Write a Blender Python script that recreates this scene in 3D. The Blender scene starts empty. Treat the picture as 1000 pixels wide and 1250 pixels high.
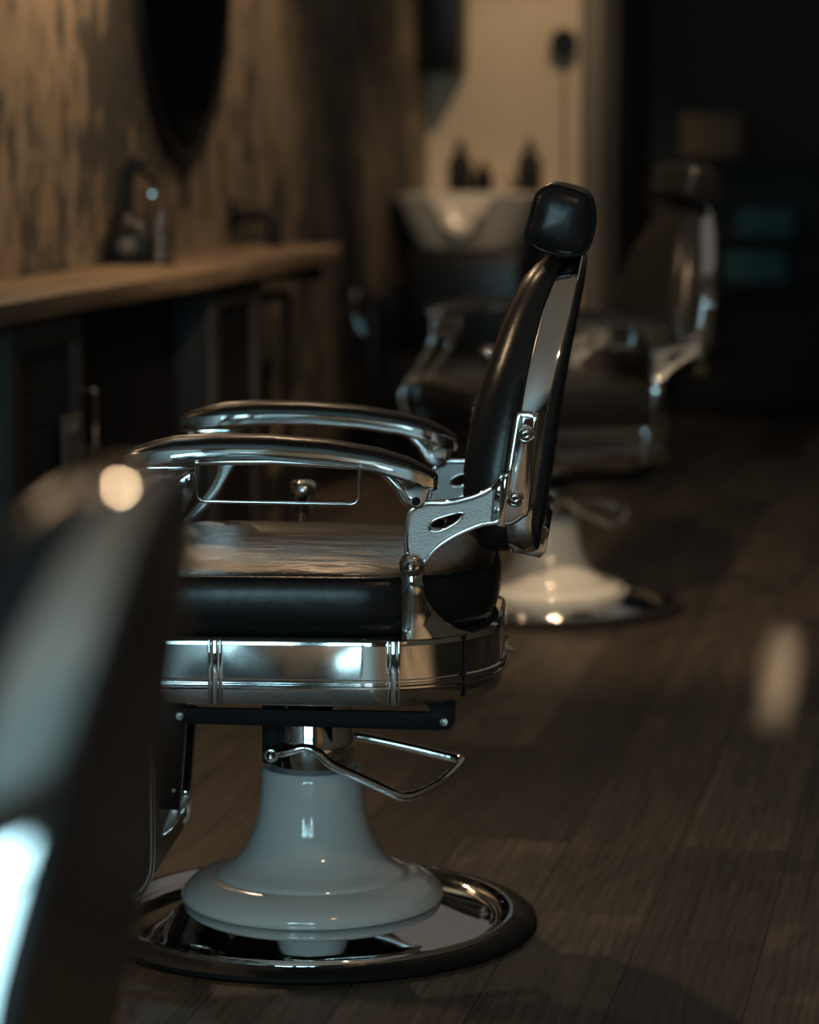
import bpy, bmesh, math, random
from mathutils import Vector, Matrix
random.seed(7)
SC = bpy.context.scene
COL = SC.collection
R = math.radians
RA = R(11)                                   # the room is turned 11 degrees to the camera
OX, OY = -.75, 8.25                          # a point on the left wall
def room(v, u, z=0.0):                       # v = metres out from the left wall, u = metres along it
    return Vector((OX + v*math.cos(RA) + u*math.sin(RA), OY - v*math.sin(RA) + u*math.cos(RA), z))

# ------------------------------------------------------------------ camera
cam = bpy.data.cameras.new('camera'); camo = bpy.data.objects.new('camera', cam); COL.objects.link(camo)
camo.location = (0, 0, 1.226); camo.rotation_euler = (R(90-7.3), 0, 0)
cam.sensor_fit = 'HORIZONTAL'; cam.sensor_width = 24; cam.lens = 86.4
cam.dof.use_dof = True; cam.dof.focus_distance = 4.28; cam.dof.aperture_fstop = 2.2
cam.clip_start = .05
SC.camera = camo
# ------------------------------------------------------------------ world, exposure, lights
w = bpy.data.worlds.new('world'); SC.world = w; w.use_nodes = True
w.node_tree.nodes['Background'].inputs[0].default_value = (.35, .45, .6, 1)
w.node_tree.nodes['Background'].inputs[1].default_value = .05
SC.view_settings.view_transform = 'Standard'; SC.view_settings.look = 'None'
SC.view_settings.exposure = .16; SC.view_settings.gamma = 1; SC.view_settings.use_curve_mapping = False
WARM = (1, .68, .40); COOL = (.50, .84, .96)
def area(name, p, target, sx, sy, power, color, spread=180):
    l = bpy.data.lights.new(name, 'AREA'); l.shape = 'RECTANGLE'; l.size = sx; l.size_y = sy
    l.energy = power; l.color = color; l.spread = R(spread)
    o = bpy.data.objects.new(name, l); COL.objects.link(o); o.location = p
    o.rotation_euler = (Vector(target)-Vector(p)).to_track_quat('-Z', 'Y').to_euler(); return o
def spot(name, p, target, power, color, angle, blend=.5, rad=.04):
    l = bpy.data.lights.new(name, 'SPOT'); l.energy = power; l.color = color
    l.spot_size = R(angle); l.spot_blend = blend; l.shadow_soft_size = rad
    o = bpy.data.objects.new(name, l); COL.objects.link(o); o.location = p
    o.rotation_euler = (Vector(target)-Vector(p)).to_track_quat('-Z', 'Y').to_euler(); return o
# daylight in the shop window behind the camera (two panes), low-key
WY = -1.5
area('window_daylight', (-1.65, WY-.06, 1.6), (-1.5, 4, .7), 1.05, 1.6, 54, COOL)
area('window_daylight', (-.35, WY-.06, 1.6), (-.5, 4, .7), 1.05, 1.6, 40, COOL)
# warm ceiling spots of the shop, and unseen lamps added to shape the light
spot('wall_spotlight', room(.75, -.95, 2.75), room(0, -.85, 1.45), 85, WARM, 85, 1)
spot('wall_spotlight', room(.75, 1.2, 2.75), room(0, 1.2, .9), 55, WARM, 75, 1)
spot('wash_spotlight', room(.9, 2.7, 2.8), room(.42, 4.33, 1.2), 80, WARM, 45, .8, .05)
spot('chair_spotlight', room(.9, -1.9, 2.8), room(1.25, -3.5, .6), 46, WARM, 60, 1)
spot('chair_spotlight', room(1.7, -2.3, 2.8), room(1.25, -.4, .5), 170, WARM, 55, .8)
sp_ = spot('floor_spotlight', (1.3, 9.7, 2.8), (.87, 6.8, 0), 480, WARM, 16, 1); sp_.scale = (.075, 1, 1)
spot('unseen_downlight', (2.2, 1.5, 2.8), (1.35, 1.8, 0), 900, WARM, 58, .6, .06)  # unseen lamp added so the seat frame mirrors a warm floor
spot('unseen_downlight', (.8, 2.4, 2.8), (-.1, 3.8, .3), 10, WARM, 80, .8, .05)
spot('unseen_downlight', room(.9, -4.3, 2.8), (-.5, 1.6, .9), 14, WARM, 45, .8, .04)  # unseen lamp added to warm the nearest chair back
spot('reflection_fill', (2.2, .6, 1.9), (1.2, 1.0, 2.95), 25, WARM, 150, 1, .1)  # added uplight, brightens the ceiling that the chrome mirrors
spot('reflection_fill', (2.2, -.2, 2.6), (2.6, WY, 1.0), 40, WARM, 110, 1, .1)  # added lamp, warms the front wall for the chrome to reflect
spot('unseen_downlight', room(2.3, -3.4, 2.8), room(1.2, -.4, .3), 70, WARM, 22, .8, .04)  # unseen lamp added to brighten the second chair's pedestal
spot('unseen_downlight', room(1.0, .6, 2.7), room(.3, 3.6, .8), 130, WARM, 22, .8, .04)  # unseen lamp added to brighten the basin front
spot('unseen_downlight', room(.35, -2.3, 2.8), room(1.5, -3.55, .9), 26, WARM, 40, .8, .03)  # unseen lamp put in for a warm streak on the backrest
spot('wall_sconce', room(.2, -3.65, 2.0), room(1.4, -3.5, .8), 32, WARM, 150, .6, .035)
spot('wall_sconce', room(.17, -.62, 2.02), room(1.0, -.5, .4), 13, WARM, 165, .4, .035)
area('ceiling_fill', room(2.4, -5.5, 2.93), room(2.4, -5.5, 0), 4.6, 5, 4.2, (1, .74, .52))  # added area light, stands in for light bounced off the ceiling
area('ceiling_fill', room(2.4, 2, 2.93), room(2.4, 2, 0), 4.6, 9, 12, (1, .88, .78))  # added area light, ambient fill that lifts the dark background
spot('added_floor_spot', (-.75, 4.9, 2.8), (-.40, 4.06, 0), 60, COOL, 12, .9, .05)  # cool lamp added to make a pale patch on the floor

# ------------------------------------------------------------------ materials
def nt(name):
    m = bpy.data.materials.new(name); m.use_nodes = True
    return m, m.node_tree.nodes, m.node_tree.links, m.node_tree.nodes['Principled BSDF']
def mat(name, col, rough=.5, metal=0, coat=0, bump=0, bscale=60, spec=.5, rvar=0, stretch=None):
    m, n, l, b = nt(name)
    b.inputs['Base Color'].default_value = (*col, 1); b.inputs['Roughness'].default_value = rough
    b.inputs['Metallic'].default_value = metal; b.inputs['Coat Weight'].default_value = coat
    b.inputs['Coat Roughness'].default_value = .08
    b.inputs['Specular IOR Level'].default_value = spec
    tc = n.new('ShaderNodeTexCoord'); mp = n.new('ShaderNodeMapping'); l.new(tc.outputs['Object'], mp.inputs[0])
    if stretch: mp.inputs['Scale'].default_value = stretch
    nz = n.new('ShaderNodeTexNoise'); nz.inputs['Scale'].default_value = bscale; nz.inputs['Detail'].default_value = 5
    l.new(mp.outputs[0], nz.inputs[0])
    if bump:
        bp = n.new('ShaderNodeBump'); bp.inputs['Strength'].default_value = bump; bp.inputs['Distance'].default_value = .002
        l.new(nz.outputs[0], bp.inputs['Height']); l.new(bp.outputs[0], b.inputs['Normal'])
    mr = n.new('ShaderNodeMapRange'); mr.inputs[3].default_value = max(0, rough-rvar); mr.inputs[4].default_value = rough+rvar
    l.new(nz.outputs[0], mr.inputs[0]); l.new(mr.outputs[0], b.inputs['Roughness'])
    return m
CHROME = mat('chrome', (.78, .80, .80), .05, 1, rvar=.02, bscale=9)
CAST = mat('cast_metal', (.62, .64, .64), .42, 1, bump=.8, bscale=380, rvar=.12)
LEATHER = mat('black_leather', (.012, .0122, .0135), .28, 0, bump=.18, bscale=75, rvar=.05, spec=.30, stretch=(1, .5, 1))
PADL = mat('matt_black_leather', (.008, .008, .008), .30, 0, bump=.2, bscale=90, spec=.2)
SEATL = mat('creased_leather', (.014, .012, .010), .34, 0, bump=2.6, bscale=30, rvar=.12, spec=.5, stretch=(.35, 1.4, 1))
PORC = mat('white_porcelain', (.80, .83, .82), .12, 0, coat=1, rvar=.03, bscale=8)
RUBBER = mat('black_rubber', (.010, .010, .011), .6, bump=.1, bscale=200, spec=.2)
BLACK = mat('black_steel', (.008, .0085, .011), .55, bump=.1, bscale=90, spec=.25)
STEEL = mat('dark_painted_steel', (.026, .024, .022), .65, bump=.2, bscale=40, rvar=.1)
BPLAST = mat('black_plastic', (.007, .007, .0075), .35, bump=.05, bscale=60, spec=.2)
BASIN = mat('basin_ceramic', (.42, .40, .36), .2, coat=.4, rvar=.03, bscale=10)
TOWEL = mat('teal_towel', (.03, .10, .12), .9, bump=.8, bscale=160)
CARD = mat('brown_board', (.10, .07, .045), .8, bump=.3, bscale=60)
TANL = mat('tan_leather', (.09, .06, .04), .45, bump=.3, bscale=80)
PALE = mat('pale_rubber', (.22, .18, .14), .6, bump=.1, bscale=60)
TRIMM = mat('grey_paint', (.11, .10, .085), .6, bump=.1, bscale=40)
def glassm():
    m, n, l, b = nt('clear_glass')
    b.inputs['Transmission Weight'].default_value = 1; b.inputs['Roughness'].default_value = .02
    b.inputs['Base Color'].default_value = (.9, .9, .9, 1); b.inputs['IOR'].default_value = 1.3
    return m
GLASS = glassm()
MIRROR = mat('mirror_glass', (.05, .052, .056), .03, 1)  # near-black base dims the reflection, standing in for a dark room
def wallm():
    m, n, l, b = nt('mottled_wallpaper')
    tc = n.new('ShaderNodeTexCoord'); mp = n.new('ShaderNodeMapping'); mp.inputs['Scale'].default_value = (1, 1.25, .62)
    l.new(tc.outputs['Object'], mp.inputs[0])
    a = n.new('ShaderNodeTexNoise'); a.inputs['Scale'].default_value = 8.5; a.inputs['Detail'].default_value = 9; a.inputs['Roughness'].default_value = .68
    c = n.new('ShaderNodeTexNoise'); c.inputs['Scale'].default_value = 1.6; c.inputs['Detail'].default_value = 3
    l.new(mp.outputs[0], a.inputs[0]); l.new(mp.outputs[0], c.inputs[0])
    ad = n.new('ShaderNodeMath'); ad.operation = 'MULTIPLY_ADD'; ad.inputs[1].default_value = .55
    l.new(c.outputs[0], ad.inputs[0]); l.new(a.outputs[0], ad.inputs[2])
    cr = n.new('ShaderNodeValToRGB'); l.new(ad.outputs[0], cr.inputs[0])
    e = cr.color_ramp.elements; e[0].position = .72; e[0].color = (.050, .048, .043, 1); e[1].position = .90; e[1].color = (.26, .205, .145, 1)
    k = e.new(.79); k.color = (.20, .158, .112, 1); k = e.new(.765); k.color = (.085, .076, .062, 1)
    l.new(cr.outputs[0], b.inputs['Base Color']); b.inputs['Roughness'].default_value = .75
    bp = n.new('ShaderNodeBump'); bp.inputs['Strength'].default_value = .3; bp.inputs['Distance'].default_value = .01
    l.new(a.outputs[0], bp.inputs['Height']); l.new(bp.outputs[0], b.inputs['Normal'])
    return m
WALLP = wallm()
def plasterm(name, c1, c2, sc=2.5):
    m, n, l, b = nt(name)
    tc = n.new('ShaderNodeTexCoord'); a = n.new('ShaderNodeTexNoise'); a.inputs['Scale'].default_value = sc; a.inputs['Detail'].default_value = 5
    l.new(tc.outputs['Object'], a.inputs[0]); cr = n.new('ShaderNodeValToRGB'); l.new(a.outputs[0], cr.inputs[0])
    e = cr.color_ramp.elements; e[0].position = .35; e[0].color = (*c1, 1); e[1].position = .7; e[1].color = (*c2, 1)
    l.new(cr.outputs[0], b.inputs['Base Color']); b.inputs['Roughness'].default_value = .7
    return m
CREAM = plasterm('cream_plaster', (.50, .42, .31), (.58, .49, .37))
DARKW = plasterm('near_black_wall', (.016, .015, .015), (.022, .020, .020))  # near-black tone for the rear wall
BROWNW = plasterm('brown_wall_paint', (.20, .16, .12), (.26, .21, .16))
CEILM = plasterm('ceiling_paint', (.26, .24, .22), (.30, .28, .25))
def woodfloor():
    m, n, l, b = nt('dark_wood_planks')
    tc = n.new('ShaderNodeTexCoord')
    mp = n.new('ShaderNodeMapping'); mp.inputs['Rotation'].default_value = (0, 0, R(90)); mp.inputs['Location'].default_value = (.33, .085, 0)
    l.new(tc.outputs['Object'], mp.inputs[0])
    br = n.new('ShaderNodeTexBrick'); br.inputs['Scale'].default_value = 1; br.inputs['Brick Width'].default_value = 1.25
    br.inputs['Row Height'].default_value = .19; br.inputs['Mortar Size'].default_value = .0014; br.offset = .37
    br.inputs['Color1'].default_value = (0, 0, 0, 1); br.inputs['Color2'].default_value = (1, 1, 1, 1); br.inputs['Mortar'].default_value = (.5, .5, .5, 1)
    l.new(mp.outputs[0], br.inputs[0])
    # grain: stretched, distorted noise shifted per plank
    mg = n.new('ShaderNodeMapping'); mg.inputs['Scale'].default_value = (13, 1.5, 1); l.new(tc.outputs['Object'], mg.inputs[0])
    vm = n.new('ShaderNodeVectorMath'); vm.operation = 'MULTIPLY_ADD'; vm.inputs[1].default_value = (31, 17, 9)
    l.new(br.outputs['Color'], vm.inputs[0]); l.new(mg.outputs[0], vm.inputs[2])
    g = n.new('ShaderNodeTexNoise'); g.inputs['Scale'].default_value = 1.1; g.inputs['Detail'].default_value = 9; g.inputs['Roughness'].default_value = .65; g.inputs['Distortion'].default_value = 2.2
    l.new(vm.outputs[0], g.inputs[0])
    wv = n.new('ShaderNodeTexWave'); wv.bands_direction = 'X'; wv.inputs['Scale'].default_value = 1.3; wv.inputs['Distortion'].default_value = 9; wv.inputs['Detail'].default_value = 4; wv.inputs['Detail Scale'].default_value = .8
    l.new(vm.outputs[0], wv.inputs[0])
    mx = n.new('ShaderNodeMix'); mx.data_type = 'FLOAT'; mx.inputs[0].default_value = .11
    l.new(g.outputs[0], mx.inputs[2]); l.new(wv.outputs[0], mx.inputs[3])
    cr = n.new('ShaderNodeValToRGB'); l.new(mx.outputs[0], cr.inputs[0])
    e = cr.color_ramp.elements; e[0].position = .30; e[0].color = (.018, .020, .016, 1); e[1].position = .72; e[1].color = (.112, .085, .063, 1)
    tone = n.new('ShaderNodeMapRange'); tone.inputs[3].default_value = .28; tone.inputs[4].default_value = 1.45
    l.new(br.outputs['Color'], tone.inputs[0])
    mul = n.new('ShaderNodeVectorMath'); mul.operation = 'SCALE'; l.new(cr.outputs[0], mul.inputs[0]); l.new(tone.outputs[0], mul.inputs['Scale'])
    dk = n.new('ShaderNodeMix'); dk.data_type = 'RGBA'; dk.inputs[7].default_value = (.008, .006, .005, 1)
    l.new(br.outputs['Fac'], dk.inputs[0]); l.new(mul.outputs[0], dk.inputs[6]); l.new(dk.outputs[2], b.inputs['Base Color'])
    rr = n.new('ShaderNodeMapRange'); rr.inputs[3].default_value = .38; rr.inputs[4].default_value = .60
    l.new(mx.outputs[0], rr.inputs[0]); l.new(rr.outputs[0], b.inputs['Roughness'])
    bp = n.new('ShaderNodeBump'); bp.inputs['Strength'].default_value = .9; bp.inputs['Distance'].default_value = .003
    hh = n.new('ShaderNodeMath'); hh.operation = 'SUBTRACT'; l.new(mx.outputs[0], hh.inputs[0]); l.new(br.outputs['Fac'], hh.inputs[1])
    l.new(hh.outputs[0], bp.inputs['Height']); l.new(bp.outputs[0], b.inputs['Normal'])
    return m
FLOORM = woodfloor()
def slabwood():
    m, n, l, b = nt('worktop_wood')
    tc = n.new('ShaderNodeTexCoord'); mp = n.new('ShaderNodeMapping'); mp.inputs['Scale'].default_value = (22, 1.6, 22)
    l.new(tc.outputs['Object'], mp.inputs[0]); a = n.new('ShaderNodeTexNoise'); a.inputs['Scale'].default_value = 1.2; a.inputs['Detail'].default_value = 7; a.inputs['Distortion'].default_value = .8
    l.new(mp.outputs[0], a.inputs[0]); cr = n.new('ShaderNodeValToRGB'); l.new(a.outputs[0], cr.inputs[0])
    e = cr.color_ramp.elements; e[0].position = .3; e[0].color = (.10, .068, .044, 1); e[1].position = .72; e[1].color = (.27, .195, .13, 1)
    l.new(cr.outputs[0], b.inputs['Base Color']); b.inputs['Roughness'].default_value = .5
    return m
SLAB = slabwood()

# ------------------------------------------------------------------ mesh helpers
def obj(name, bm, m, parent=None, sharp=38, mats=None):
    bmesh.ops.recalc_face_normals(bm, faces=bm.faces)
    me = bpy.data.meshes.new(name); bm.to_mesh(me); bm.free()
    for p in me.polygons: p.use_smooth = True
    me.set_sharp_from_angle(angle=R(sharp))
    for mm in (mats or [m]): me.materials.append(mm)
    o = bpy.data.objects.new(name, me); COL.objects.link(o)
    if parent: o.parent = parent
    return o
def tag(o, label, cat, group=None):
    o['label'] = label; o['category'] = cat
    if group: o['group'] = group
    return o
def thing(name, label, cat, loc=(0, 0, 0), rz=0, group=None):
    o = bpy.data.objects.new(name, None); COL.objects.link(o); o.empty_display_size = .1
    o.location = loc; o.rotation_euler = (0, 0, rz); return tag(o, label, cat, group)
def struct(name, bm, m, sharp=38):
    o = obj(name, bm, m, None, sharp); o['kind'] = 'structure'; return o
def put(o, v, u, z=0.0, rz=0):
    o.location = room(v, u, z); o.rotation_euler = (0, 0, -RA+rz); return o
def merge(dst, src):
    me = bpy.data.meshes.new('t'); src.to_mesh(me); src.free(); dst.from_mesh(me); bpy.data.meshes.remove(me)
def box(x0, x1, y0, y1, z0, z1, bev=0.0, seg=2, bm=None):
    b = bmesh.new(); bmesh.ops.create_cube(b, size=1)
    for v in b.verts: v.co = Vector(((x0+x1)/2+v.co.x*(x1-x0), (y0+y1)/2+v.co.y*(y1-y0), (z0+z1)/2+v.co.z*(z1-z0)))
    if bev: bmesh.ops.bevel(b, geom=b.edges[:], offset=bev, segments=seg, profile=.5, affect='EDGES')
    if bm is None: return b
    merge(bm, b); return bm
def loft(rings, cap=True, closed=False, bm=None):
    b = bm or bmesh.new(); vs = [[b.verts.new(p) for p in r] for r in rings]
    k = len(rings[0]); seq = list(range(len(vs)-1)) + ([len(vs)-1] if closed else [])
    for i in seq:
        a, c = vs[i], vs[(i+1) % len(vs)]
        for j in range(k): b.faces.new((a[j], a[(j+1) % k], c[(j+1) % k], c[j]))
    if cap and not closed:
        for r in (vs[0], vs[-1]):
            try: b.faces.new(r)
            except ValueError: pass
    return b
def lathe(prof, n=64, bm=None, axis='Z', at=(0, 0, 0)):
    b = bmesh.new(); at = Vector(at); rings = []
    for r, z in prof:
        rg = []
        for i in range(n):
            a = 2*math.pi*i/n; p = Vector((r*math.cos(a), r*math.sin(a), z))
            if axis == 'Y': p = Vector((p.x, -p.z, p.y))
            if axis == 'X': p = Vector((p.z, p.x, p.y))
            rg.append(p+at)
        rings.append(rg)
    loft(rings, bm=b)
    if bm is None: return b
    merge(bm, b); return bm
def catmull(pts, k=8, closed=False):
    P = [Vector(p) for p in pts]; out = []; n = len(P)
    for i in range(n if closed else n-1):
        if closed: p0, p1, p2, p3 = P[i-1], P[i], P[(i+1) % n], P[(i+2) % n]
        else: p0, p1, p2, p3 = P[max(i-1, 0)], P[i], P[i+1], P[min(i+2, n-1)]
        for j in range(k):
            t = j/k
            out.append(.5*((2*p1)+(p2-p0)*t+(2*p0-5*p1+4*p2-p3)*t*t+(3*p1-p0-3*p2+p3)*t**3))
    if not closed: out.append(P[-1].copy())
    return out
def tube(pts, r, n=12, closed=False, smooth=0, bm=None):
    if smooth: pts = catmull(pts, smooth, closed)
    P = [Vector(p) for p in pts]; m = len(P); rings = []; prev = None
    for i in range(m):
        if closed: t = (P[(i+1) % m]-P[i-1]).normalized()
        else: t = (P[min(i+1, m-1)]-P[max(i-1, 0)]).normalized()
        if prev is None:
            up = Vector((0, 0, 1)) if abs(t.z) < .9 else Vector((0, 1, 0)); nrm = t.cross(up).normalized()
        else: nrm = (prev - t*prev.dot(t)).normalized()
        prev = nrm; bi = t.cross(nrm); rr = r[i] if isinstance(r, (list, tuple)) else r
        rings.append([P[i]+(nrm*math.cos(2*math.pi*j/n)+bi*math.sin(2*math.pi*j/n))*rr for j in range(n)])
    b = loft(rings, closed=closed)
    if bm is None: return b
    merge(bm, b); return bm
def roundpath(pts, r, k=5):                  # polyline with filleted corners (open)
    P = [Vector(p) for p in pts]; out = [P[0]]
    for i in range(1, len(P)-1):
        a = (P[i-1]-P[i]).normalized(); c = (P[i+1]-P[i]).normalized(); A = P[i]+a*r; C_ = P[i]+c*r
        for j in range(k+1):
            t = j/k; out.append(A*(1-t)**2+P[i]*2*t*(1-t)+C_*t*t)
    return out+[P[-1]]
def prism(outer, y0, y1, bev=.002, holes=(), bm=None, seg=2, plane='XZ'):
    b = bmesh.new(); es = []
    for lp in (outer,)+tuple(holes):
        vs = [b.verts.new((p[0], y0, p[1])) for p in lp]
        es += [b.edges.new((vs[i], vs[(i+1) % len(vs)])) for i in range(len(vs))]
    bmesh.ops.triangle_fill(b, use_beauty=True, use_dissolve=False, edges=es)
    bmesh.ops.dissolve_limit(b, angle_limit=.01, verts=b.verts[:], edges=b.edges[:]) if not holes else None
    fs = b.faces[:]
    ex = bmesh.ops.extrude_face_region(b, geom=fs)
    for v in [g for g in ex['geom'] if isinstance(g, bmesh.types.BMVert)]: v.co.y = y1
    bmesh.ops.recalc_face_normals(b, faces=b.faces[:])
    if bev:
        eds = [e for e in b.edges if len(e.link_faces) == 2 and abs(e.verts[0].co.y-e.verts[1].co.y) < 1e-6
               and any(abs(f.normal.y) < .5 for f in e.link_faces) and any(abs(f.normal.y) > .5 for f in e.link_faces)]
        bmesh.ops.bevel(b, geom=eds, offset=bev, segments=seg, profile=.5, affect='EDGES')
    if plane == 'XY':
        for v in b.verts: v.co = Vector((v.co.x, v.co.z, v.co.y))
    if plane == 'YZ':
        for v in b.verts: v.co = Vector((v.co.y, v.co.x, v.co.z))
    if bm is None: return b
    merge(bm, b); return bm
def inset(poly, d):
    n = len(poly); out = []
    area_ = sum(poly[i][0]*poly[(i+1) % n][1]-poly[(i+1) % n][0]*poly[i][1] for i in range(n)); s = 1 if area_ > 0 else -1
    for i in range(n):
        a, p, c = Vector(poly[i-1]), Vector(poly[i]), Vector(poly[(i+1) % n])
        e1 = (p-a).normalized(); e2 = (c-p).normalized()
        n1 = Vector((-e1.y, e1.x))*s; n2 = Vector((-e2.y, e2.x))*s; m = (n1+n2)
        m = m/max(m.length_squared/2, .35) if m.length > 1e-6 else n1
        out.append(p+m*d)
    return [(q.x, q.y) for q in out]
def smooth2(pts, k=6): return [(p.x, p.y) for p in catmull([Vector((a, b)) for a, b in pts], k, True)]
def interp(tab, z):
    tab = sorted(tab)
    if z <= tab[0][0]: return tab[0][1]
    for (a, p), (c, q) in zip(tab, tab[1:]):
        if z <= c: t = (z-a)/(c-a); return p+(q-p)*t
    return tab[-1][1]
def rrect(hx, hy, r, k=10, cx=0, cy=0, rback=None):
    out = []; r = max(min(r, hx, hy), .002)
    for q, (sx, sy, a0) in enumerate(((1, 1, 0), (-1, 1, 90), (-1, -1, 180), (1, -1, 270))):
        rr = min(rback, hx, hy) if (rback and sx > 0) else r
        for j in range(k+1):
            a = R(a0+90*j/k); out.append((cx+sx*(hx-rr)+rr*math.cos(a), cy+sy*(hy-rr)+rr*math.sin(a)))
    return out

# ------------------------------------------------------------------ room
HC = 2.95
b = box(-.1, 6.4, -12.5, 8.5, -.08, 0); o = struct('floor', b, FLOORM); put(o, 0, 0)
b = box(-.1, 6.4, -12.5, 8.5, HC, HC+.08); o = struct('ceiling', b, CEILM); put(o, 0, 0)
b = box(-.12, 0, -12.5, 8.5, 0, HC); o = struct('wall_left', b, WALLP); put(o, 0, 0)
b = box(5.0, 5.1, -12.5, 8.5, 0, HC); o = struct('wall_right', b, BROWNW); put(o, 0, 0)
b = box(0, .66, 4.33, 4.45, 0, HC); o = struct('wall_back', b, CREAM); put(o, 0, 0)
b = box(.735, 6.4, 5.6, 5.7, 0, HC); box(.735, .80, 4.33, 5.6, 0, HC, bm=b); o = struct('wall_rear', b, DARKW); put(o, 0, 0)
b = box(.655, .745, 4.26, 4.47, 0, HC, .008); o = struct('trim_1', b, TRIMM); put(o, 0, 0)
b = box(0, .022, 1.25, 4.32, 0, .11, .004); o = struct('baseboard_left', b, STEEL); put(o, 0, 0)
# front wall with the shop window behind the camera
b = bmesh.new()
for x0, x1, z0, z1 in ((-4.2, -2.2, 0, HC), (.2, 6.0, 0, HC), (-2.2, .2, 0, .75), (-2.2, .2, 2.4, HC)): box(x0, x1, WY-.02, WY+.12, z0, z1, bm=b)
o = struct('wall_front', b, BROWNW)
b = bmesh.new()
for x0, x1, z0, z1 in ((-2.2, -2.13, .75, 2.4), (.13, .2, .75, 2.4), (-1.05, -.95, .75, 2.4), (-2.2, .2, .75, .82), (-2.2, .2, 2.33, 2.4), (-2.2, .2, 1.85, 1.9), (-1.62, -1.58, .75, 1.9), (-.42, -.38, .75, 1.9)): box(x0, x1, WY, WY+.08, z0, z1, .006, bm=b)
o = struct('window_1', b, BLACK)

# ------------------------------------------------------------------ barber chair
XL = [(.613, .312), (.666, .307), (.746, .316), (.818, .327), (.875, .336), (.969, .357), (1.012, .374), (1.045, .392)]
XR = [(.613, .352), (.66, .348), (.699, .352), (.818, .367), (.866, .377), (.904, .386), (.96, .400), (1.008, .410), (1.045, .417)]
XB = [(.613, .358), (.66, .363), (.695, .369), (.804, .383), (.912, .400), (.947, .408), (1.0, .418), (1.045, .424)]
XF = [(.613, .246), (.66, .243), (.734, .243), (.795, .252), (.868, .271), (.942, .295), (1.014, .325), (1.053, .352)]
half = [(0, 1.05), (.045, 1.047), (.085, 1.03), (.118, 1.0), (.155, .945), (.188, .88), (.210, .80), (.221, .72), (.222, .665), (.212, .632), (.180, .615), (.09, .613)]
BO = catmull([Vector((y, z)) for y, z in half+[(0, .613)]+[(-y, z) for y, z in half[:0:-1]]], 5, True)
BC = Vector((0, .80))
def bnorm(i):
    t = (BO[(i+1) % len(BO)]-BO[i-1]).normalized(); return Vector((-t.y, t.x)) if True else t
PLATE = smooth2([(.166, .62), (.163, .65), (.168, .683), (.177, .694), (.196, .702), (.228, .703), (.262, .711), (.288, .724), (.306, .742), (.309, .71), (.304, .672), (.278, .665), (.243, .650), (.213, .630), (.192, .606), (.176, .603)], 4)
SLOT = smooth2([(.201, .662), (.207, .672), (.222, .678), (.247, .684), (.243, .675), (.229, .665), (.211, .658)], 4)
FPLATE = smooth2([(-.224, .742), (-.227, .70), (-.240, .664), (-.272, .614), (-.304, .572), (-.316, .53), (-.302, .487), (-.262, .484), (-.272, .525), (-.255, .562), (-.215, .60), (-.182, .638), (-.168, .663), (-.152, .69), (-.142, .715), (-.150, .742)], 4)
FSLOT = smooth2([(-.207, .70), (-.212, .67), (-.236, .635), (-.262, .60), (-.250, .595), (-.222, .62), (-.198, .648), (-.183, .675), (-.185, .70)], 4)
def screw(x, z, y, r=.0085, side=-1, bm=None):      # dome head with socket, axis along y
    b = bm or bmesh.new()
    pr = [(r*1.35, 0), (r*1.35, .002), (r*1.1, .0032), (r*1.02, .0022), (r*.98, .005), (r*.75, .0078), (r*.45, .0088), (r*.40, .0088), (r*.36, .004), (.0005, .004)]
    s = bmesh.new(); lathe(pr, 28, bm=s)
    for v in s.verts: v.co = Vector((x+v.co.x, y+side*v.co.z, z+v.co.y))
    merge(b, s); return b
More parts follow.
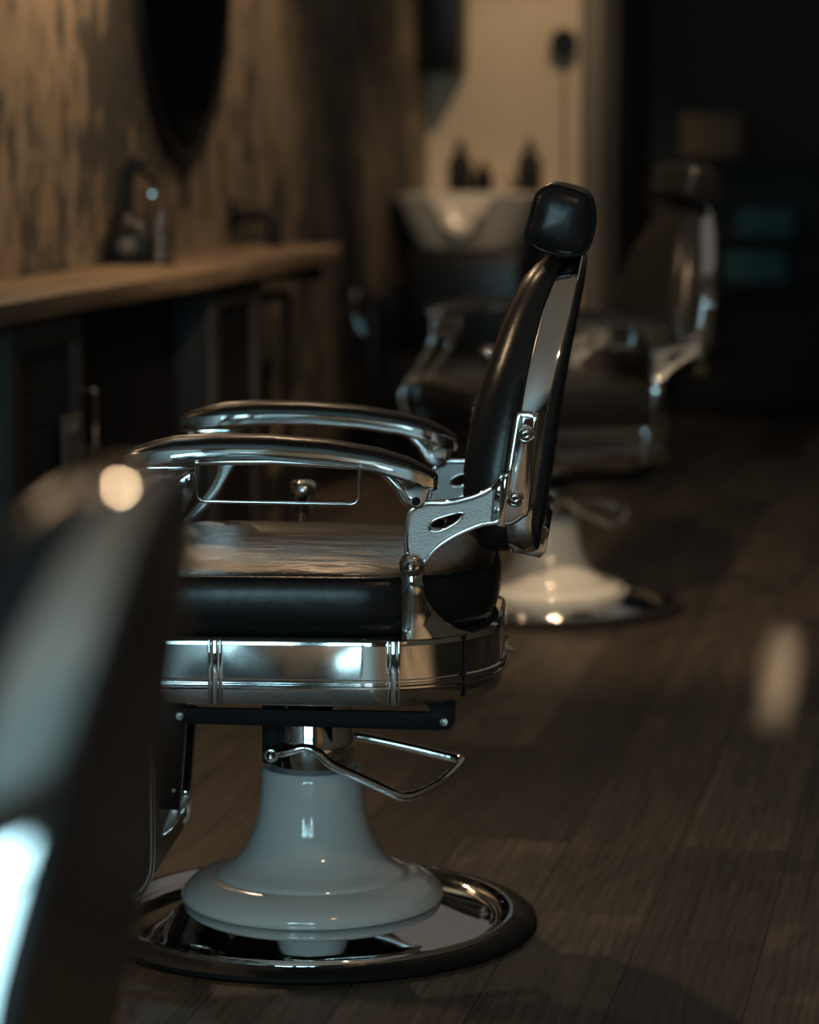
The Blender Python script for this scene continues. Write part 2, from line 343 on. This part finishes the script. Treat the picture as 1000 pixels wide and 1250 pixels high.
def barber_chair(label, loc, rz, recline=0, head=True, drop=0, group=None):
    T = thing('barber_chair', label, 'barber chair', loc, rz, group)
    M = Matrix.Translation((.175, 0, .609)) @ Matrix.Rotation(R(recline), 4, 'Y') @ Matrix.Translation((-.175, 0, -.609))
    def rc(b):
        if recline: bmesh.ops.transform(b, matrix=M, verts=b.verts[:])
        return b
    # base
    d = obj('base_disc', lathe([(.319, .004), (.319, .019), (.315, .0245), (.309, .0245), (.304, .019), (.297, .0135), (.286, .0125), (.279, .0160), (.262, .0208), (.235, .0285), (.20, .0385), (.18, .0435), (.14, .050), (.085, .054), (.02, .055)], 128), CHROME, T)
    obj('rubber_rim', lathe([(.30, .0), (.348, 0), (.352, .004), (.351, .010), (.345, .015), (.332, .0185), (.3185, .019), (.30, .008)], 128), RUBBER, d)
    obj('pedestal_bell', lathe([(.066, .235), (.070, .246), (.0745, .249), (.0785, .245), (.0792, .235), (.0805, .215), (.0845, .178), (.092, .150), (.103, .125), (.120, .104), (.136, .0925), (.1455, .0885), (.1485, .0850), (.1505, .0815), (.157, .0815), (.172, .0785), (.190, .069), (.2015, .058), (.2055, .0485), (.2035, .0425), (.198, .0395), (.186, .0425), (.14, .055), (.07, .06)], 112), PORC, T, sharp=60)
    obj('hydraulic_column', lathe([(.064, .15), (.0645, .262), (.066, .266), (.066, .30), (.064, .304), (.064, .41)], 72), CHROME, T)
    obj('column_housing', box(-.072, -.040, -.055, .055, .262, .40, .006), BLACK, T)
    # seat frame
    def ringat(off, z, r=.11): return [(x, y, z) for x, y in rrect(.300-off, .292-off, r-off*.6, 14, rback=.20-off*.6)]
    prof = [(.03, .400), (.010, .399), (.004, .402), (.002, .408), (.000, .424), (-.003, .427), (-.003, .430), (.0005, .432), (.0005, .434), (-.002, .436), (-.002, .439), (.001, .4405), (.001, .442), (.001, .489), (.001, .4905), (.003, .497), (.008, .500), (.05, .500), (.055, .497), (.055, .40)]
    fr = obj('seat_frame', loft([ringat(a, z) for a, z in prof], closed=True), CHROME, T, sharp=30)
    for x in (-.111, .149):
        for s in (-1, 1):
            rb = bmesh.new()
            for dx, w, h in ((0, .0045, .006), (-.008, .0022, .0035), (.008, .0022, .0035)):
                box(x+dx-w, x+dx+w, s*(.292-(.006 if x > 0 else 0))-h, s*(.292-(.006 if x > 0 else 0))+h, .402, .498, .0015, bm=rb)
            obj('frame_rib', rb, CHROME, fr)
    for s in (-1, 1):
        obj('frame_seam', box(.2495, .2515, s*.2235-.0035, s*.2235+.0035, .403, .497), BLACK, fr)
    obj('frame_bolt', tube([(.296, .06, .428), (.304, .06, .428), (.313, .06, .424)], [.006, .006, .002], 12), CHROME, fr)
    obj('under_plate', box(-.24, .24, -.22, .22, .40, .44, .01), BLACK, T)
    # seat cushion
    def plan(dn, z): return [(x-.004, y, z) for x, y in rrect(.296-dn, .279-dn, .10-dn*.35, 14, rback=.21-dn*.5)]
    sp = [(.06, .497), (.028, .497), (.010, .505), (.002, .52), (.000, .54), (.001, .56), (.004, .575), (.008, .583), (.0095, .5845), (.012, .5875), (.018, .592), (.04, .600), (.08, .607), (.14, .613), (.20, .616), (.25, .617)]
    cu = obj('seat_cushion', loft([plan(a, z) for a, z in sp]), None, T, sharp=60, mats=[LEATHER, SEATL])
    for p in cu.data.polygons: p.material_index = 1 if p.normal.z > .8 and p.center.z > .58 else 0
    obj('piping', tube(plan(.0075, .5855), .0028, 8, closed=True), LEATHER, cu)
    # armrests
    for s in (-1, 1):
        y = s*.268
        cx = [(-.243, .762, .006, .014), (-.240, .761, .011, .021), (-.228, .762, .0135, .028), (-.20, .766, .0135, .032), (-.168, .770, .013, .033), (-.114, .773, .012, .033), (-.031, .773, .011, .032), (.053, .767, .0105, .031), (.124, .757, .011, .029), (.171, .745, .012, .028), (.196, .736, .013, .025), (.207, .731, .011, .02), (.212, .728, .006, .012)]
        rings = []
        for x, z, hz, hy in cx:
            zt, zb = z-.004+hz*.85, z-.004-hz*.95; c_ = min(.003, hz*.4)      # rail section: flat flanks, rounded belly
            sec = [(-hy+.0015, zt), (-hy, zt-.0012), (-hy, zt-.003), (-hy+.0015, zb+c_+.002), (-hy+.003, zb+c_), (-hy+.007, zb), (hy-.007, zb), (hy-.003, zb+c_), (hy-.0015, zb+c_+.002), (hy, zt-.003), (hy, zt-.0012), (hy-.0015, zt)]
            rg = [(x, y+a, b_) for a, b_ in sec]
            rings.append(rg)
        arm = obj('armrest', loft(rings), CHROME, T, sharp=28)
        pad = []
        for x, z, hz, hy in cx[1:]:
            top = interp([(-.24, .769), (-.228, .776), (-.204, .785), (-.168, .793), (-.114, .797), (-.031, .796), (.053, .790), (.124, .778), (.171, .764), (.204, .747), (.212, .738)], x)
            base = z+.003; rg = []
            for j in range(20):
                a = math.pi*j/19; rg.append((x, y+(hy-.003)*math.cos(a), base+(top-base)*math.sin(a)**.62))
            pad.append(rg)
        obj('arm_pad', loft(pad), PADL, arm, sharp=60)
        rear = [(.075, .757), (.11, .7485), (.132, .737), (.147, .722), (.156, .706), (.164, .696), (.174, .692), (.182, .689), (.191, .692), (.197, .70), (.201, .715), (.208, .727), (.210, .737), (.15, .754)]
        bk = prism(rear, y-.018, y+.018, .005, seg=3)
        obj('arm_joint', bk, CHROME, arm, sharp=40)
        ys = y+s*.018
        obj('joint_bolt', screw(.182, .702, ys, .0045, s), BLACK, arm)
        fb = prism([(-.232, .752), (-.226, .725), (-.218, .707), (-.209, .699), (-.199, .698), (-.188, .705), (-.168, .724), (-.132, .750)], y-.016, y+.016, .005, seg=3)
        obj('arm_joint', fb, CHROME, arm, sharp=40)
        obj('joint_bolt', screw(-.205, .715, y+s*.016, .006, s), CHROME, arm)
        # cast front support
        fp = obj('front_support', prism(FPLATE, s*.262, s*.276, .003, [FSLOT]), CHROME, T, sharp=30)
        # towel rail under the arm
        yy = s*.298
        pts = roundpath([(-.134, yy, .757), (-.134, yy, .701), (.099, yy, .698), (.102, yy, .752)], .012)
        tr = tube(pts, .0028, 10); tube([(-.134, yy, .757), (-.134, s*.285, .757)], .0026, 8, bm=tr); tube([(.102, yy, .752), (.102, s*.285, .752)], .0026, 8, bm=tr)
        tube([(-.134, s*.292, .7555), (-.02, s*.293, .7565), (.102, s*.292, .7505)], (.0028), 8, bm=tr)
        tube([(-.134, yy, .745), (-.150, yy-s*.02, .742)], .003, 8, bm=tr)
        if s < 0: obj('towel_rail', tr, CHROME, arm)
        else: tr.free()
        # cast side plate (raised rim, pebbled field, slot)
        y0, y1 = s*.266, s*.279
        sd = prism(inset(PLATE, .004), y0, y1, 0, [SLOT])
        pl = obj('side_plate', rc(sd), CAST, T, sharp=30)
        rim = prism(PLATE, s*.262, s*.284, .0022, [inset(PLATE, .0075)]); obj('plate_rim', rc(rim), CHROME, pl, sharp=30)
        srim = prism(inset(SLOT, -.003), s*.264, s*.2805, .001, [inset(SLOT, .0002)]); obj('slot_rim', rc(srim), CHROME, pl, sharp=30)
        fl = [(.297, .668), (.302, .661), (.318, .662), (.336, .674), (.344, .690), (.3555, .812), (.352, .824), (.345, .828), (.329, .828), (.323, .823), (.318, .80), (.306, .72)]
        fb = prism(smooth2(fl, 3), s*.216, s*.244, .004, seg=3)
        prism(smooth2(inset(fl, .006), 3), s*.240, s*.2465, .0015, bm=fb)
        # web carrying the flange out to the plate
        prism([(.288, .668), (.309, .664), (.316, .745), (.302, .738), (.292, .727)], s*.232, s*.282, .003, bm=fb)
        pf = obj('back_bracket', rc(fb), CHROME, pl, sharp=35)
        for x, z in ((.338, .796), (.323, .703)): obj('bracket_bolt', rc(screw(x, z, s*.2455, .0098, s)), CHROME, pf)
        # ball pivot and leg
        sb = bmesh.new(); bmesh.ops.create_uvsphere(sb, u_segments=32, v_segments=20, radius=.0185)
        for v in sb.verts: v.co = Vector((v.co.x+.175, v.co.y*.7+s*.287, v.co.z+.609))
        ball = obj('pivot_ball', sb, CHROME, T); obj('pivot_socket', screw(.175, .609, s*.2985, .0055, s), CHROME, ball)
        lg = []
        for z, xa, xb, yo, th in ((.602, .160, .192, .284, .016), (.59, .161, .191, .289, .018), (.565, .161, .195, .287, .019), (.54, .161, .205, .283, .019), (.52, .161, .222, .280, .019), (.508, .161, .240, .282, .019), (.4995, .161, .258, .287, .019)):
            n_ = 7; fx = lambda x: min(yo, .094+math.sqrt(max(.04-(x-.1)**2, 0))) if x > .1 and z < .56 else yo
            r1 = [(xa+(xb-xa)*i/n_, s*(fx(xa+(xb-xa)*i/n_)+.007*math.sin(math.pi*i/n_)), z) for i in range(n_+1)]
            r2 = [(xb-(xb-xa)*i/n_, s*(fx(xb-(xb-xa)*i/n_)-th), z) for i in range(n_+1)]
            lg.append(r1+r2)
        obj('seat_leg', loft(lg), CHROME, T, sharp=50)
    # recline lever on the far side
    kb = lathe([(.015, .46), (.0145, .57), (.0115, .60), (.0135, .625), (.021, .634), (.0255, .643), (.0245, .652), (.018, .659), (.008, .662), (.001, .6625)], 32, at=(-.045, .312, 0))
    obj('recline_lever', kb, CHROME, T)
    # backrest
    N = len(BO); nr = [bnorm(i) for i in range(N)]
    sgn = 1 if nr[0].y > 0 else -1
    nr = [q*sgn for q in nr]
    band = []
    for i, p in enumerate(BO):
        def P(x, ins, i=i, p=p): q = p-nr[i]*ins; return (x, q.x, q.y)
        xl, xr = interp(XL, p.y), interp(XR, p.y)
        band.append([P(xl, .014), P(xl, .0025), P(xl+.0025, 0), P(xl+.01, -.0012), P(xr-.01, -.0012), P(xr-.0025, 0), P(xr, .0025), P(xr, .014)])
    back = obj('backrest_frame', rc(loft(band, closed=True)), CHROME, T, sharp=35)
    def scaled(k, s_, X0, X1, ins=0):
        rg = []
        for i, p in enumerate(BO):
            q = p-nr[i]*ins; q = BC+(q-BC)*k; rg.append((interp(X0, q.y)*(1-s_)+interp(X1, q.y)*s_, q.x, q.y))
        return rg
    ck = obj('backrest_cushion', rc(loft([scaled(k, s_, XL, XF, ins) for k, s_, ins in ((1, -.1, .006), (1, .0, .003), (1, .02, .001), (1, .3, .001), (1, .5, .004), (.99, .68, .008), (.96, .83, .012), (.90, .94, .015), (.80, .99, .015), (.6, 1.0, .012), (.3, 1.0, .01), (.08, 1.0, 0))])), LEATHER, T, sharp=60)
    bp = obj('back_panel', rc(loft([scaled(k, s_, XR, XB, ins) for k, s_, ins in ((1, -.1, .008), (1, 0, .002), (1, .5, .003), (1, .8, .006), (.98, .93, .01), (.9, 1.0, .012), (.6, 1.0, .01), (.1, 1.0, 0))])), LEATHER, T, sharp=60)
    ft = obj('back_foot', rc(prism([(.318, .622), (.322, .6145), (.358, .607), (.366, .616), (.372, .648), (.366, .655), (.345, .652), (.332, .640)], -.19, .19, .004)), CHROME, T)
    # headrest
    if head:
        hp = smooth2([(.336, 1.098), (.347, 1.137), (.366, 1.1515), (.395, 1.149), (.425, 1.136), (.434, 1.104), (.430, 1.070), (.416, 1.049), (.381, 1.0475), (.349, 1.057), (.331, 1.075)], 5)
        hc = Vector((.384, 1.10)); rings = []
        for yy, k in ((-.110, .05), (-.1095, .45), (-.106, .70), (-.1015, .85), (-.098, .93), (-.0955, .965), (-.092, .985), (-.08, 1.0), (0, 1.01), (.08, 1.0), (.092, .985), (.0955, .965), (.098, .93), (.1015, .85), (.106, .70), (.1095, .45), (.110, .05)):
            rings.append([(hc.x+(x-hc.x)*k, yy, hc.y+(z-hc.y)*k) for x, z in hp])
        h = obj('headrest', rc(loft(rings)), LEATHER, T, sharp=60)
        for s in (-1, 1):
            obj('piping', rc(tube([(hc.x+(x-hc.x)*.975, s*.0965, hc.y+(z-hc.y)*.975) for x, z in hp], .0026, 8, closed=True)), LEATHER, h)
        obj('headrest_bracket', rc(box(.372, .404, -.055, .055, 1.0, 1.075, .006)), BLACK, h)
    # linkage, pedal, footrest
    for s in (-1, 1):
        lb = prism([(-.200, .356), (-.192, .368), (.196, .366), (.190, .376), (.176, .400), (.232, .400), (.231, .352), (.224, .341), (.212, .3385), (-.192, .344)], s*.150, s*.140, .001)
        L = obj('linkage_bar', lb, BLACK, T)
        for x, z in ((-.185, .3555), (.2145, .352)): obj('rivet', lathe([(.006, 0), (.006, .0012), (.0005, .0016)], 20, axis='Y', at=(x, s*.150-(.0 if s < 0 else 0), z)) if s < 0 else lathe([(.006, 0), (.006, -.0012), (.0005, -.0016)], 20, axis='Y', at=(x, s*.150, z)), CHROME, L)
    pp = catmull([(-.052, -.09, .287), (-.03, -.096, .291), (-.002, -.097, .298), (.02, -.096, .290), (.04, -.094, .272), (.09, -.09, .248), (.134, -.088, .227), (.150, -.083, .2215), (.172, -.07, .2235), (.198, -.04, .232), (.218, -.005, .243), (.230, .03, .250), (.232, .052, .2505), (.222, .066, .2505), (.20, .07, .254), (.148, .07, .266), (.07, .068, .282), (.0, .068, .290)], 5)
    pd = obj('pump_lever', tube(pp, .0072, 14), CHROME, T)
    obj('lever_hub', lathe([(.0005, .0), (.005, .001), (.0065, .004), (.0125, .005), (.0135, .010), (.0135, .03), (.010, .034), (.010, .05)], 32, axis='Y', at=(-.052, -.100+.0, .287)) if False else tube([(-.052, -.104, .287), (-.052, -.098, .287), (-.052, -.080, .287), (-.052, -.05, .287)], [.0095, .0125, .0125, .009], 24), CHROME, pd)
    obj('hub_screw', screw(-.052, .287, -.104, .0058, -1), CHROME, pd)
    ftt = obj('footrest', box(-.262, -.228, -.19, .19, .098, .32, .012, 3), LEATHER, T)
    for s in (-1, 1):
        pn = tube(catmull([(-.222, s*.195, .335), (-.2225, s*.195, .25), (-.223, s*.195, .15), (-.229, s*.195, .115), (-.250, s*.195, .090), (-.30, s*.195, .078)], 6), .006, 10)
        obj('footrest_edge', pn, CHROME, ftt)
        sa = prism([(-.236, .365), (-.236, .19), (-.202, .19), (-.188, .355), (-.190, .365)], s*.052, s*.062, .002)
        obj('support_arm', sa, BLACK, ftt)
        sc_ = bmesh.new(); bmesh.ops.create_uvsphere(sc_, u_segments=16, v_segments=10, radius=.0055)
        for v in sc_.verts: v.co += Vector((-.210, s*.063, .222))
        obj('support_bolt', sc_, CHROME, ftt)
        cp = prism([(-.238, .196), (-.200, .196), (-.201, .175), (-.210, .160), (-.224, .149), (-.238, .144)], s*.060, s*.046, .003)
        tube([(-.187, s*.058, .345), (-.1995, s*.058, .20), (-.201, s*.058, .178)], .0022, 8, bm=cp)
        obj('support_foot', cp, CHROME, ftt)
    obj('foot_plate', box(-.46, -.245, -.18, .18, .072, .088, .007, 3), CHROME, ftt)
    for c in T.children:
        if drop and c.name.split('.')[0] not in ('base_disc', 'pedestal_bell', 'hydraulic_column', 'pump_lever'): c.location.z = -drop
    return T
barber_chair('black leather and chrome barber chair on white porcelain pedestal, in sharp focus in the middle', (-.152, 4.51, 0), R(-4))
barber_chair('blurred barber chair standing farther back, turned towards us, in front of the washbasin', (.361, 7.6, 0), R(20))
barber_chair('blurred barber chair back without headrest, closest to us at the lower left corner', (-.560, 1.62, 0), R(-4.5), recline=2.2, head=False, drop=-.006)

# ------------------------------------------------------------------ counter along the left wall
front = [(-4.2, .34), (-3.2, .345), (-2.6, .338), (-2.2, .336), (-1.9, .332), (-1.64, .331), (-1.4, .340), (-1.14, .347), (-.85, .352), (-.57, .355), (-.2, .349), (.32, .342), (.88, .338), (1.0, .345), (1.09, .335), (1.16, .30), (1.19, .2), (1.2, .003), (-4.2, .003)]
b = prism([(y, u) for u, y in front], .832, .88, .004, plane='XY'); o = obj('worktop', b, SLAB); put(o, 0, 0)
tag(o, 'long brown wooden worktop with an uneven front edge along the wall', 'counter')
def cabinet(u0, u1, label, louvre):
    T = thing('locker_cabinet', label, 'cabinet'); put(T, 0, (u0+u1)/2); h = (u1-u0)/2
    obj('body', box(.01, .30, -h, h, .04, .825, .006), BLACK if not louvre else STEEL, T)
    fr = bmesh.new()
    for y0, y1, z0, z1 in ((-h, -h+.07, .05, .822), (h-.07, h, .05, .822), (-h+.07, h-.07, .765, .822), (-h+.07, h-.07, .05, .12)): box(.298, .316, y0, y1, z0, z1, .003, bm=fr)
    d = obj('door', fr, STEEL, T)
    if louvre:
        lv = bmesh.new()
        for i in range(32):
            z = .135+i*.0197; q = box(-.008, .008, -h+.068, h-.068, -.002, .002)
            bmesh.ops.rotate(q, cent=(0, 0, 0), matrix=Matrix.Rotation(R(40), 3, 'Y'), verts=q.verts[:])
            bmesh.ops.translate(q, vec=(.303, 0, z), verts=q.verts[:]); merge(lv, q)
        obj('louvres', lv, BLACK, d)
        obj('lock_plate', box(.316, .324, h-.17, h-.03, .45, .605, .003), TRIMM, d)
        hd = tube(roundpath([(.316, h-.02, .655), (.35, h-.02, .655), (.35, h-.02, .52), (.316, h-.02, .52)], .012), .006, 8)
        obj('handle', hd, CHROME, d)
        kn = lathe([(.012, 0), (.013, .012), (.001, .014)], 16, axis='X', at=(.324, h-.10, .57)); obj('knob', kn, CHROME, d)
    for y in (-h+.04, h-.04): obj('leg', box(.03, .28, y-.02, y+.02, 0, .045, .003), BLACK, T)
    return T
cabinet(-2.07, -1.565, 'dark steel locker cabinet with louvred door and latch under the worktop', True)
# open black recess between the cabinets
T = thing('open_cubby', 'wide black open-fronted cubby under the worktop between the two cabinets', 'cabinet'); put(T, 0, -.99)
obj('back_panel', box(.01, .03, -.56, .56, .04, .825), BLACK, T)
for y in (-.56, .54): obj('side_panel', box(.03, .29, y, y+.02, 0, .825, .002), BLACK, T)
obj('shelf', box(.03, .28, -.54, .54, .04, .06, .002), BLACK, T)
obj('dark_sheet', box(.20, .22, -.54, .54, .06, .80), BLACK, T)  # black sheet put in for the darkness of the recess
cabinet(-.42, .12, 'dark narrow cabinet with a plain sunken door under the worktop near its far end', False)
# tube frame leg at the end
T = thing('tube_frame', 'black pipe frame under the far end of the wooden worktop', 'table frame'); put(T, 0, .365)
fp = tube(roundpath([(.28, -.21, 0.006), (.28, -.21, .76), (.28, .21, .757), (.28, .21, 0.006)], .03), .016, 12)
obj('frame_loop', fp, BLACK, T)
obj('brace', tube([(.28, .0, .762), (.02, .0, .762)], .014, 12), BLACK, T)
for y in (-.21, .21): obj('foot', lathe([(.03, 0), (.03, .008), (.018, .012)], 20, at=(.28, y, 0)), BLACK, T)
T = thing('wall_bracket', 'black pipe bracket holding up the far end of the worktop from below', 'bracket'); put(T, 0, .95)
obj('pipe', tube([(0.0, 0, .80), (.30, 0, .80)], .022, 14), BLACK, T); obj('flange', lathe([(.045, .002), (.045, .012), (.022, .014)], 24, axis='X', at=(0, 0, .80)), BLACK, T)
T = thing('waste_bin', 'small black bin on the floor inside the pipe frame', 'bin'); put(T, .14, .44)
obj('bin_body', loft([[(x, y, z) for x, y in rrect(hx, hy, .03, 5)] for hx, hy, z in ((.085, .10, 0), (.10, .12, .52), (.095, .115, .52), (.085, .105, .05))]), BPLAST, T)
obj('lid', box(-.103, .103, -.122, .122, .52, .565, .008), BPLAST, T)
# hose loop
hz = tube(catmull([(.06, 0, .40), (.07, .10, .43), (.08, .17, .36), (.08, .14, .26), (.08, .02, .22), (.08, -.10, .27), (.07, -.13, .36), (.06, -.05, .42), (.05, .06, .40), (.02, .12, .34)], 8), .014, 10)
o = obj('hose', hz, PALE); put(o, .02, 1.02); tag(o, 'pale coiled hose hanging on the wall past the pipe frame', 'hose')
# pipe bracket above the counter
T = thing('pipe_hook', 'black iron pipe elbow coming out of the wall down to the worktop', 'pipe'); put(T, 0, 1.02)
obj('flange', lathe([(.052, .001), (.052, .012), (.03, .016), (.022, .03)], 28, axis='X', at=(0, 0, .975)), BLACK, T)
obj('pipe', tube(roundpath([(.01, 0, .975), (.135, 0, .975), (.135, 0, .884)], .04), .019, 16), BLACK, T)
obj('coupling', lathe([(.026, .880), (.026, .905), (.020, .91)], 20, at=(.135, 0, 0)), BLACK, T)

# ------------------------------------------------------------------ mirror
T = thing('oval_mirror', 'tall oval dark mirror hanging on the mottled wall above the worktop', 'mirror'); put(T, 0, .43, 1.78)
def oval(a, bb, x, n=72): return [(x, a*math.cos(2*math.pi*i/n), bb*math.sin(2*math.pi*i/n)) for i in range(n)]
obj('mirror_glass', loft([oval(.49, .61, .004), oval(.49, .61, .018)]), MIRROR, T)
obj('mirror_frame', loft([oval(.487, .607, .002), oval(.517, .637, .002), oval(.517, .637, .026), oval(.507, .627, .030), oval(.487, .607, .024)], closed=True), BLACK, T)

# ------------------------------------------------------------------ lather machine on the counter
T = thing('lather_machine', 'black lather machine with a dial and a clear jar, standing on the worktop', 'lather machine'); T.location = room(.11, -.30, .88) + Vector((-.035, 0, 0)); T.rotation_euler = (0, 0, 0)
obj('body', box(-.075, .048, -.05, .05, .006, .088, .014, 3), BPLAST, T)
obj('base_plate', box(-.085, .105, -.055, .055, 0, .012, .005), BPLAST, T)
bb = obj('top_cover', loft([[(x, y, z) for x, y in rrect(hx, hy, .03, 6, cx)] for hx, hy, z, cx in ((.058, .048, .088, -.013), (.050, .042, .105, -.015), (.032, .032, .122, -.02), (.020, .022, .135, -.022))]), BPLAST, T)
obj('side_knob', lathe([(.022, -.115), (.030, -.110), (.030, -.088), (.014, -.084), (.014, -.06)], 24, axis='X', at=(0, 0, .075)), BPLAST, T)
dl = obj('dial', lathe([(.022, .0), (.022, .006), (.017, .009), (.008, .009), (.007, .016), (.0005, .017)], 28, axis='Y', at=(-.018, -.05, .048)), TRIMM, T)
obj('neck', tube([(-.022, 0, .12), (-.023, 0, .19), (-.020, 0, .235), (-.010, 0, .262), (.012, 0, .280)], [.024, .021, .020, .020, .015], 16), BPLAST, T)
obj('spout_head', tube([(-.022, 0, .25), (.0, 0, .268), (.018, 0, .278), (.034, 0, .285)], [.018, .020, .016, .007], 14), BPLAST, T)
obj('lever', tube([(.010, -.004, .262), (.04, -.006, .225), (.068, -.006, .198)], [.013, .009, .006], 12), BPLAST, T)
obj('nozzle', lathe([(.001, .174), (.016, .176), (.026, .184), (.026, .191), (.016, .200), (.001, .203)], 24, at=(.048, -.004, 0)), CHROME, T)
obj('jar', lathe([(.026, .014), (.027, .02), (.027, .165), (.024, .178), (.022, .178), (.025, .164), (.025, .022), (.001, .02)], 28, at=(.066, 0, 0)), GLASS, T)
obj('jar_foot', lathe([(.030, .012), (.030, .020), (.012, .024)], 28, at=(.066, 0, 0)), CHROME, T)
obj('indicator', lathe([(.009, 0), (.009, .003), (.001, .005)], 16, axis='Y', at=(.014, -.046, .108)), CHROME, T)

# ------------------------------------------------------------------ wash corner
T = thing('wash_unit', 'black cabinet under the washbasin against the cream wall', 'cabinet'); put(T, .30, 4.05)
obj('body', box(-.28, .32, -.12, .24, 0, .955, .01), BLACK, T)
obj('ledge', box(-.29, .33, -.13, .25, .955, .972, .004), BASIN, T)
# basin: shell with a neck notch at the front
T = thing('shampoo_basin', 'white ceramic shampoo basin with a curved neck notch, in front of the bottles', 'washbasin'); put(T, .315, 3.62)
def bring(hx, hy, z, dip=0, sq=.75, cy=0):
    rg = []
    for j in range(72):
        a = 2*math.pi*j/72; ca, sa = math.cos(a), math.sin(a)
        x = hx*math.copysign(abs(ca)**sq, ca); y = cy+hy*math.copysign(abs(sa)**sq, sa)
        d = dip*math.exp(-(x/.095)**4) if sa < 0 else 0
        rg.append((x, y, z-d))
    return rg
shell = [bring(.10, .12, .70, 0, .8), bring(.155, .18, .708, 0, .75), bring(.19, .21, .745, 0, .7), bring(.245, .25, .86, .02, .65), bring(.292, .28, .965, .135, .6), bring(.303, .29, .985, .155, .6), bring(.298, .285, .993, .158, .6),
         bring(.285, .265, .990, .155, .62), bring(.262, .245, .965, .135, .65), bring(.21, .21, .87, .05, .7), bring(.15, .16, .79, 0, .8), bring(.05, .06, .772, 0, 1), bring(.01, .01, .77, 0, 1)]
bs = obj('bowl', loft(shell), BASIN, T, sharp=60)
obj('drain', lathe([(.026, .012), (.022, .019), (.012, .017), (.001, .015)], 24, axis='Y', at=(.0, .19, .875)), BLACK, bs)
obj('bowl_stand', box(-.06, .06, .02, .30, 0, .72, .01), BLACK, T)
tp = tube(roundpath([(.12, .27, .985), (.12, .27, 1.05), (.12, .16, 1.05)], .03), .011, 12); obj('tap', tp, CHROME, T)
def bottle(v, u, z, r, h, label, pump):
    T = thing('bottle', label, 'bottle', group='bottles behind the washbasin'); put(T, v, u, z)
    obj('body', lathe([(r*.9, 0), (r, .006), (r, h*.58), (r*.85, h*.68), (r*.42, h*.76), (r*.36, h*.80)], 28), BPLAST, T)
    obj('cap', lathe([(r*.42, h*.79), (r*.42, h*.92), (r*.2, h*.93), (r*.2, h*.99), (.001, h)], 20), BPLAST, T)
    if pump: obj('pump_spout', tube([(0, 0, h*.97), (.03, 0, h*.965), (.042, 0, h*.93)], .006, 8), BPLAST, T)
bottle(.20, 3.99, .972, .050, .235, 'leftmost of three black bottles behind the washbasin', False)
bottle(.295, 3.985, .972, .040, .150, 'shortest black bottle, in the middle of the three behind the washbasin', False)
bottle(.485, 3.99, .972, .050, .235, 'rightmost of three black bottles behind the washbasin, standing apart', False)
T = thing('wall_speaker', 'black box fixed high in the corner above the washbasin', 'speaker'); put(T, .075, 4.20)
obj('cabinet', box(-.072, .10, -.13, .10, 1.475, 2.1, .01), BPLAST, T); obj('bracket', box(-.03, .03, .095, .129, 1.65, 1.85, .004), BLACK, T)
T = thing('wall_fixture', 'round black knob on a rail on the cream wall beside the trim', 'fixture'); put(T, .585, 4.33, 1.60)
obj('disc', lathe([(.058, .075), (.060, .070), (.056, .045), (.02, .04), (.015, .0)], 32, axis='Y', at=(0, 0, 0)), BPLAST, T)
obj('rail', tube([(.0, -.022, -.62), (.0, -.022, -.02)], .008, 10), TRIMM, T)
# shampoo armchair
T = thing('shampoo_chair', 'low black armchair by the wall, left of the second barber chair', 'armchair'); put(T, .40, 2.75)
obj('seat', box(-.24, .24, -.30, .26, .22, .44, .05, 4), LEATHER, T)
obj('backrest', box(-.24, .24, .18, .32, .40, .80, .05, 4), LEATHER, T)
for x in (-.29, .23): obj('armrest', box(x, x+.07, -.30, .28, .20, .66, .03, 3), LEATHER, T)
for x in (-.22, .22):
    for y in (-.24, .24): obj('leg', lathe([(.018, 0), (.022, .22)], 14, at=(x, y, 0)), BLACK, T)
lv = obj('side_lever', tube([(-.30, -.20, .50), (-.33, -.20, .56), (-.335, -.20, .62)], .008, 10), CHROME, T)
sb = bmesh.new(); bmesh.ops.create_uvsphere(sb, u_segments=20, v_segments=12, radius=.020)
for v in sb.verts: v.co += Vector((-.335, -.20, .64))
obj('lever_ball', sb, CHROME, lv)
# far right: shelf with folded bundles, box, stool
T = thing('display_shelf', 'black open shelf unit in the dark behind the second barber chair', 'shelf'); put(T, 1.36, 5.0)
for x in (-.42, .40): obj('side_panel', box(x, x+.02, -.15, .2, 0, 1.13, .002), BLACK, T)
for z in (.02, .56, .76, 1.11): obj('shelf_board', box(-.40, .40, -.15, .2, z, z+.02, .002), BLACK, T)
obj('back_panel', box(-.40, .40, .2, .215, 0, 1.13), BLACK, T)
def bundle(v, z, w_, h, label):
    T = obj('folded_towels', box(-w_, w_, -.10, .10, 0, h, .02, 3), TOWEL); put(T, v, 4.98, z); tag(T, label, 'towels', 'blue-green towel stacks on the dark shelf')
bundle(1.38, .780, .13, .13, 'upper blue-green stack of folded towels on the dark shelf')
bundle(1.34, .580, .14, .15, 'lower blue-green stack of folded towels on the dark shelf')
T = thing('storage_box', 'brown box on top of the dark shelf behind the second chair headrest', 'box'); put(T, 1.14, 5.0, 1.13)
obj('box_body', box(-.13, .13, -.12, .12, 0, .16, .004), CARD, T); obj('lid', box(-.135, .135, -.125, .125, .15, .185, .004), CARD, T)
T = thing('low_stool', 'brown padded stool at the right edge, far back in the dark', 'stool'); put(T, 1.82, 4.4)
obj('seat', lathe([(.001, .52), (.14, .52), (.18, .50), (.19, .47), (.18, .44), (.1, .43)], 32), TANL, T)
for a in (45, 135, 225, 315): obj('leg', tube([(.10*math.cos(R(a)), .10*math.sin(R(a)), .44), (.19*math.cos(R(a)), .19*math.sin(R(a)), .008)], .013, 10), TANL, T)
